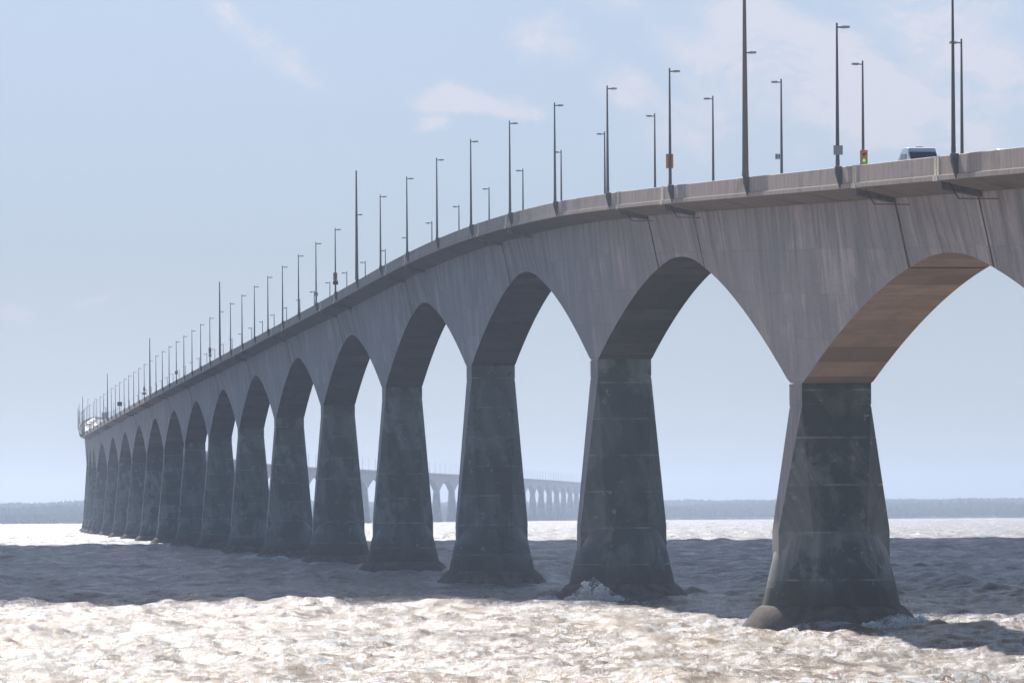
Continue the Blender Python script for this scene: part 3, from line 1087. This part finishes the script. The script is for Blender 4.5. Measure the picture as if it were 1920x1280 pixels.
def build_sea():
    ys = [150.0]
    while ys[-1] < 6600:
        ys.append(ys[-1]+.27*(ys[-1]/240)**1.25)
    ys = np.array(ys)
    nx = 760
    u = np.linspace(-1, 1, nx)
    hw = ys*.165+26
    X = hw[:, None]*u[None, :]
    Y = np.repeat(ys[:, None], nx, 1)
    sp = np.maximum(np.gradient(ys)[:, None], (2*hw/(nx-1))[:, None])
    Zh = np.zeros_like(X)
    DXh = np.zeros_like(X)
    DYh = np.zeros_like(X)
    jac = np.zeros_like(X)
    lost = np.zeros_like(X)
    full = 0.0
    r = np.random.default_rng(12)
    wind = R(-108)                       # waves run towards the viewer and a little left
    lam = np.concatenate([np.geomspace(.55, 3.2, 58), np.geomspace(3.4, 24, 30)])
    for l in lam:
        k = 2*math.pi/l
        th = wind+r.normal(0, 1.0)
        a = (.0078*l**.92) if l < 3.3 else .0190*l**.92*(2.2/l)**.72
        a *= r.uniform(.6, 1.4)
        kx, ky = k*math.cos(th), k*math.sin(th)
        ph = kx*X+ky*Y+r.uniform(0, 6.28)
        fade = np.clip((l/sp-1.9)/1.6, 0, 1)
        c, s = np.cos(ph), np.sin(ph)
        Zh += a*fade*c
        q = .06
        DXh -= q*a*fade*math.cos(th)*s
        DYh -= q*a*fade*math.sin(th)*s
        jac += .6*a*k*fade*c
        lost += (1-fade)*(a*k)**2
        full += (a*k)**2
    # groups: patches of livelier and calmer water
    grp = np.zeros_like(X)
    for _ in range(9):
        th = r.uniform(0, 6.28)
        k = 2*math.pi/r.uniform(35, 160)
        grp += np.cos(k*(math.cos(th)*X+math.sin(th)*Y)+r.uniform(0, 6.28))
    grp = np.clip(1+.11*grp, .7, 1.3)
    Zh *= grp
    for _ in range(4):                   # no needle-steep faces
        sy_ = np.gradient(Zh, axis=0)/np.gradient(Y, axis=0)
        sx_ = np.gradient(Zh, axis=1)/np.gradient(X, axis=1)
        m_ = np.clip((np.hypot(sx_, sy_)-.6)/.3, 0, 1)
        for ax in (0, 1):
            m_ = np.maximum(m_, .8*np.maximum(np.roll(m_, 1, ax), np.roll(m_, -1, ax)))
        bl = Zh
        for ax in (0, 1):
            bl = (np.roll(bl, 2, ax)+np.roll(bl, 1, ax)+bl+np.roll(bl, -1, ax)+np.roll(bl, -2, ax))/5
        Zh = Zh*(1-m_)+bl*m_
    X2 = X+DXh*grp
    Y2 = Y+DYh*grp
    foam = np.clip((jac*grp-.62)/.5, 0, 1)
    # water churned white around the pier feet
    for ps in PIERS:
        if 0 < ps < 1500:
            px, py, _ = at(ps)
            d = np.hypot(X2-px, (Y2-py))
            ring = np.exp(-((d-6.6)/1.3)**2)
            foam = np.maximum(foam, ring*np.clip(.7+.5*np.sin(X2*1.3+Y2*.9)+.2*Zh, 0, 1))
            Zh += .22*np.exp(-((d-6.5)/1.6)**2)*(1+np.sin(X2*.9+Y2*.7))*.5
    # drifting foam trails downstream of piers five to seven
    for ps in PIERS[6:10]:
        px, py, _ = at(ps)
        d = np.abs((X2-px+8)*.35+(Y2-py+16+5*np.sin(X2*.13)))
        foam = np.maximum(foam, .75*np.exp(-(d/3.2)**2)*np.clip(1-np.abs(X2-px+10)/26, 0, 1))
    nv = X.size
    Zh += water_level(Y)
    co = np.stack([X2, Y2, Zh], -1).reshape(-1, 3).astype(np.float32)
    ny = len(ys)
    idx = np.arange(nv).reshape(ny, nx)
    quads = np.stack([idx[:-1, :-1], idx[:-1, 1:], idx[1:, 1:], idx[1:, :-1]], -1).reshape(-1, 4)
    # surrounding calm sheet, a little lower, out to the horizon on all sides
    ey = np.concatenate([[-600.0], np.arange(1600, 8700, 150.0)])
    ext = np.array([(x, y, float(water_level(y))-1.35) for y in ey for x in (-9000, 9000)], dtype=np.float32)
    co = np.concatenate([co, ext])
    quads = np.concatenate([quads, np.array([[nv+2*i, nv+2*i+1, nv+2*i+3, nv+2*i+2] for i in range(len(ey)-1)])])
    ne = len(ext)
    me = bpy.data.meshes.new('sea')
    me.vertices.add(len(co))
    me.vertices.foreach_set('co', co.ravel())
    me.loops.add(quads.size)
    me.loops.foreach_set('vertex_index', quads.ravel().astype(np.int32))
    me.polygons.add(len(quads))
    me.polygons.foreach_set('loop_start', np.arange(0, quads.size, 4, dtype=np.int32))
    me.polygons.foreach_set('use_smooth', np.ones(len(quads), dtype=bool))
    at_ = me.attributes.new('foam', 'FLOAT', 'POINT')
    at_.data.foreach_set('value', np.concatenate([foam.ravel(), np.zeros(ne)]).astype(np.float32))
    at2 = me.attributes.new('chop', 'FLOAT', 'POINT')      # slope of the waves too fine for the mesh
    at2.data.foreach_set('value', np.concatenate([(lost/full).ravel(), np.ones(ne)]).astype(np.float32))
    me.materials.append(M_WATER)
    me.update(calc_edges=True)
    o = bpy.data.objects.new('sea', me)
    COL.objects.link(o)
    tag(o, 'choppy brown and silver sea', None, None, 'structure')


build_sea()

# ------------------------------------------------------------------ spray at the pier feet

def spray(x, y, z, sx, sy, sz, label, n=150, seed=1):
    r = random.Random(seed)
    b = MB()
    ico = [(0, 0, 1), (.89, 0, .45), (.28, .85, .45), (-.72, .53, .45), (-.72, -.53, .45), (.28, -.85, .45),
           (.72, .53, -.45), (-.28, .85, -.45), (-.89, 0, -.45), (-.28, -.85, -.45), (.72, -.53, -.45), (0, 0, -1)]
    fc = [(0, 1, 2), (0, 2, 3), (0, 3, 4), (0, 4, 5), (0, 5, 1), (1, 6, 2), (2, 7, 3), (3, 8, 4), (4, 9, 5), (5, 10, 1),
          (6, 7, 2), (7, 8, 3), (8, 9, 4), (9, 10, 5), (10, 6, 1), (11, 7, 6), (11, 8, 7), (11, 9, 8), (11, 10, 9), (11, 6, 10)]
    lobes = [(r.uniform(-.95, .95), r.uniform(-.5, .4), r.uniform(.35, 1.0), r.uniform(.16, .34)) for _ in range(7)]
    lobes += [(q, 0.0, .22, .3) for q in (-1.2, -.7, -.2, .3, .8, 1.25)]        # low skirt of foam
    for i in range(n):
        lu, lw, lh, ls = lobes[r.randrange(len(lobes))]
        th, rr = r.uniform(0, 6.283), math.sqrt(r.random())
        u, w = lu+ls*rr*math.cos(th)*1.3, lw+ls*rr*math.sin(th)
        zz = lh*math.sqrt(max(0, 1-rr*rr))*r.uniform(.1, 1.0)
        rad = r.uniform(.05, .19)*(1.15-.6*rr)*min(sx, 1.8)*.7
        c = (u*sx, w*sy, zz*sz)
        b.add([(c[0]+v[0]*rad*r.uniform(.8, 1.3), c[1]+v[1]*rad, c[2]+v[2]*rad*r.uniform(.7, 1.1)) for v in ico], fc)
    for i in range(n*2):                 # droplets
        u, w = r.gauss(0, .6), r.gauss(0, .5)
        zz = r.random()**1.6*1.15*max(.1, 1-abs(u)*.6)
        rad = r.uniform(.012, .035)
        c = (u*sx, w*sy, zz*sz)
        b.add([(c[0]+v[0]*rad, c[1]+v[1]*rad, c[2]+v[2]*rad) for v in ico], fc)
    o = b.build('spray', M_SPRAY, None, 80)
    o.location = (x, y, z)
    tag(o, label, 'spray', None, 'stuff')


def pt(px, y):
    """world x of picture column px at distance y (used to set things down beside the piers)"""
    return (px-960)*y/8000


p2 = at(PIERS[4])
p1 = at(PIERS[3])
spray(pt(1110, 387), 386.5, .2, 1.7, .9, 1.9, 'white burst of spray against the foot of the second pier from the right', 900, 3)
spray(pt(1026, 391), 390, .1, .9, .6, .55, 'small puff of foam left of the foot of the second pier', 260, 4)
spray(pt(1675, 299), 296.0, .1, 2.0, 1.0, .95, 'broken white wave at the right foot of the nearest pier', 900, 5)
spray(pt(500, 740), 738, .0, 4.2, 1.0, .9, 'low ragged foam in front of the sixth and seventh piers', 500, 6)

# ------------------------------------------------------------------ land beyond the strait

def mat_land(name, a, b):
    m, T = new_mat(name)
    g = T('ShaderNodeNewGeometry')
    n = T.noise(g.outputs['Position'], .02, 4)
    p = T('ShaderNodeBsdfPrincipled', {'Base Color': T.mix(T.ramp(n, .35, .65, 0, 1), a, b), 'Roughness': .9})
    T('ShaderNodeOutputMaterial', {0: p.outputs[0]})
    return m


M_EARTH = mat_land('scrub_ground', (.06, .06, .035), (.075, .065, .04))
M_LEAF = mat_land('forest_leaf', (.045, .06, .03), (.075, .085, .045))


def shore(x):                             # distance of the shoreline
    return np.interp(x, [-4000, -500, -300, 0, 120, 700, 4000], [4200, 4250, 4450, 5150, 5400, 5300, 5200])


def build_land():
    xs = np.concatenate([np.linspace(-4000, -1000, 16), np.linspace(-980, 1380, 120), np.linspace(1400, 4000, 16)])
    rows = [(-40, -12), (0, -5.2), (10, -2.6), (60, -2.0), (400, 2.0), (900, 9), (1500, 12), (2600, 14), (3400, 14)]
    V, F = [], []
    for x in xs:
        for d, z in rows:
            V.append((x, shore(x)+d, z+(0 if z < 1 else math.sin(x*.004+d*.01)*1.2)))
    n = len(rows)
    for i in range(len(xs)-1):
        for j in range(n-1):
            F.append((i*n+j, (i+1)*n+j, (i+1)*n+j+1, i*n+j+1))
    o = mesh_obj('far_land', V, F, M_EARTH, None, None, 60)
    tag(o, 'low far shore', None, None, 'structure')

    ico = np.array([(0, 0, 1), (.89, 0, .45), (.28, .85, .45), (-.72, .53, .45), (-.72, -.53, .45), (.28, -.85, .45),
                    (.72, .53, -.45), (-.28, .85, -.45), (-.89, 0, -.45), (-.28, -.85, -.45), (.72, -.53, -.45), (0, 0, -1)])
    fc = np.array([(0, 1, 2), (0, 2, 3), (0, 3, 4), (0, 4, 5), (0, 5, 1), (1, 6, 2), (2, 7, 3), (3, 8, 4), (4, 9, 5), (5, 10, 1),
                   (6, 7, 2), (7, 8, 3), (8, 9, 4), (9, 10, 5), (10, 6, 1), (11, 7, 6), (11, 8, 7), (11, 9, 8), (11, 10, 9), (11, 6, 10)])
    r = np.random.default_rng(3)

    def wood(n, d0, d1, z0, hmin, hmax, label):
        VV, FF = [], []
        b = 0
        for _ in range(n):
            x = r.uniform(-1000, 1400)
            d = d0+(d1-d0)*r.random()**1.4
            zb = z0+(d-d0)*.004
            h = r.uniform(hmin, hmax)*(1.0+.12*math.sin(x*.0065+d0)+.09*math.sin(x*.023+1.3*d0)+.05*math.sin(x*.071))*(r.uniform(.55, .9) if r.random() < .3 else 1)
            w = h*r.uniform(.16, .28)
            if r.random() < .05:
                h *= 1.22
                w *= .45
            jit = r.uniform(.8, 1.2, (12, 3))
            VV.append(ico*jit*np.array([w, w, h*.5])+np.array([x, shore(x)+d, zb+h*.45]))
            FF.append(fc+b)
            b += 12
        o = mesh_obj('forest', np.concatenate(VV).tolist(), np.concatenate(FF).tolist(), M_LEAF)
        tag(o, label, 'forest', None, 'stuff')
    wood(9000, 8, 170, -3.2, 11, 14, 'dark blue strip of trees along the far shore')
    wood(7000, 420, 760, 1.0, 12, 14.5, 'grey blue middle belt of trees between shore strip and ridge')
    wood(9000, 1500, 1800, 11.5, 9, 11.5, 'pale blue ridge of trees behind the far shore')


build_land()

# ground under the viewer and the abutment, behind the picture
V = [(-400, -500, 6.6), (400, -500, 6.6), (400, 12, 6.6), (250, 20, 6.4), (0, 16, 6.5), (-250, 24, 6.4), (-400, 12, 6.6),
     (400, 40, -2.5), (250, 52, -2.5), (0, 44, -2.5), (-250, 56, -2.5), (-400, 40, -2.5)]
F = [(0, 1, 2, 3, 4, 5, 6), (2, 7, 8, 3), (3, 8, 9, 4), (4, 9, 10, 5), (5, 10, 11, 6)]
tag(mesh_obj('shore_ground', V, F, M_EARTH), 'grassy bank', None, None, 'structure')

# ------------------------------------------------------------------ the cloud whose shadow crosses the strait

def build_cloud():
    alt = 950.0
    off = alt/math.tan(R(SUN_EL))
    ox, oy = math.sin(R(SUN_AZ))*off, math.cos(R(SUN_AZ))*off
    # outline on the water (near edge, far edge) then lifted along the sun's direction
    nx = 900
    xs = np.linspace(-520, 560, nx)
    r = np.random.default_rng(21)
    def wob(x, amp, seeds):
        v = 0
        for w, p in seeds:
            v = v+np.sin(x/w+p)
        return v*amp
    n0 = np.interp(xs, [-40, -10, 0, 8, 14, 20, 30, 45, 60, 120], [402, 390, 379, 368, 355, 343, 338, 356, 368, 380])+wob(xs, 4.0, [(23, .3), (41, 1.7), (11, 2.2), (90, .5)])+wob(xs, 1.6, [(4.1, .3), (2.7, 1.2), (1.7, 2.9)])
    n1 = 1130+wob(xs, 20.0, [(60, .9), (33, 2.7), (120, .1)])
    end = np.clip((1-np.abs(xs-20)/540)*9, 0, 1)**.5
    mid = (n0+n1)/2
    n0, n1 = mid+(n0-mid)*end, mid+(n1-mid)*end
    rows = 30
    V, F = [], []
    for top in (0, 1):
        for i in range(rows+1):
            f = i/rows
            for j in range(nx):
                y = n0[j]*(1-f)+n1[j]*f
                prof = (max(0.0, math.sin(math.pi*f)*end[j]))**.45
                lump = sum(math.sin(xs[j]/a+y/b+c) for a, b, c in ((37, 51, 0.2), (-61, 44, 1.1), (22, -29, 2.0), (90, 120, .4)))
                z = alt+((95*prof*(1+.16*lump)) if top else -14*prof*(1+.2*lump))
                sh = (z-alt)/math.tan(R(SUN_EL))*0.0
                V.append((xs[j]+ox, y+oy+sh, z))
    n = (rows+1)*nx
    for top in (0, 1):
        for i in range(rows):
            for j in range(nx-1):
                a = top*n+i*nx+j
                q = (a, a+1, a+nx+1, a+nx)
                F.append(q if top else q[::-1])
    m, T = new_mat('cloud_vapour')
    mx = T('ShaderNodeMixShader', {0: .62, 1: T('ShaderNodeBsdfDiffuse', {0: (.88, .88, .9, 1)}).outputs[0], 2: T('ShaderNodeBsdfTranslucent', {0: (.9, .9, .93, 1)}).outputs[0]})
    T('ShaderNodeOutputMaterial', {0: mx.outputs[0]})
    o = mesh_obj('cloud', V, F, m, None, None, 180)
    tag(o, 'broad flat white cloud drifting high over the bridge', 'cloud')


build_cloud()

# ------------------------------------------------------------------ haze
HAZE = 0.000165


def build_haze():
    x0, x1, y0, y1, z0, z1 = -3500, 3500, -700, 10500, -34.0, 84.0
    b = MB()
    b.box(x0, x1, y0, y1, z0, z1)
    m, T = new_mat('haze')
    v = T('ShaderNodeVolumePrincipled', {'Color': (.475, .56, .72, 1), 'Density': HAZE, 'Anisotropy': .6})
    T('ShaderNodeOutputMaterial', {1: v.outputs[0]})
    o = b.build('haze', m)
    tag(o, 'thin blue haze over the strait', 'haze', None, 'stuff')


build_haze()
SC.cycles.use_denoising = True
SC.cycles.max_bounces = 6
SC.cycles.volume_bounces = 0
SC.cycles.sample_clamp_indirect = 8.0
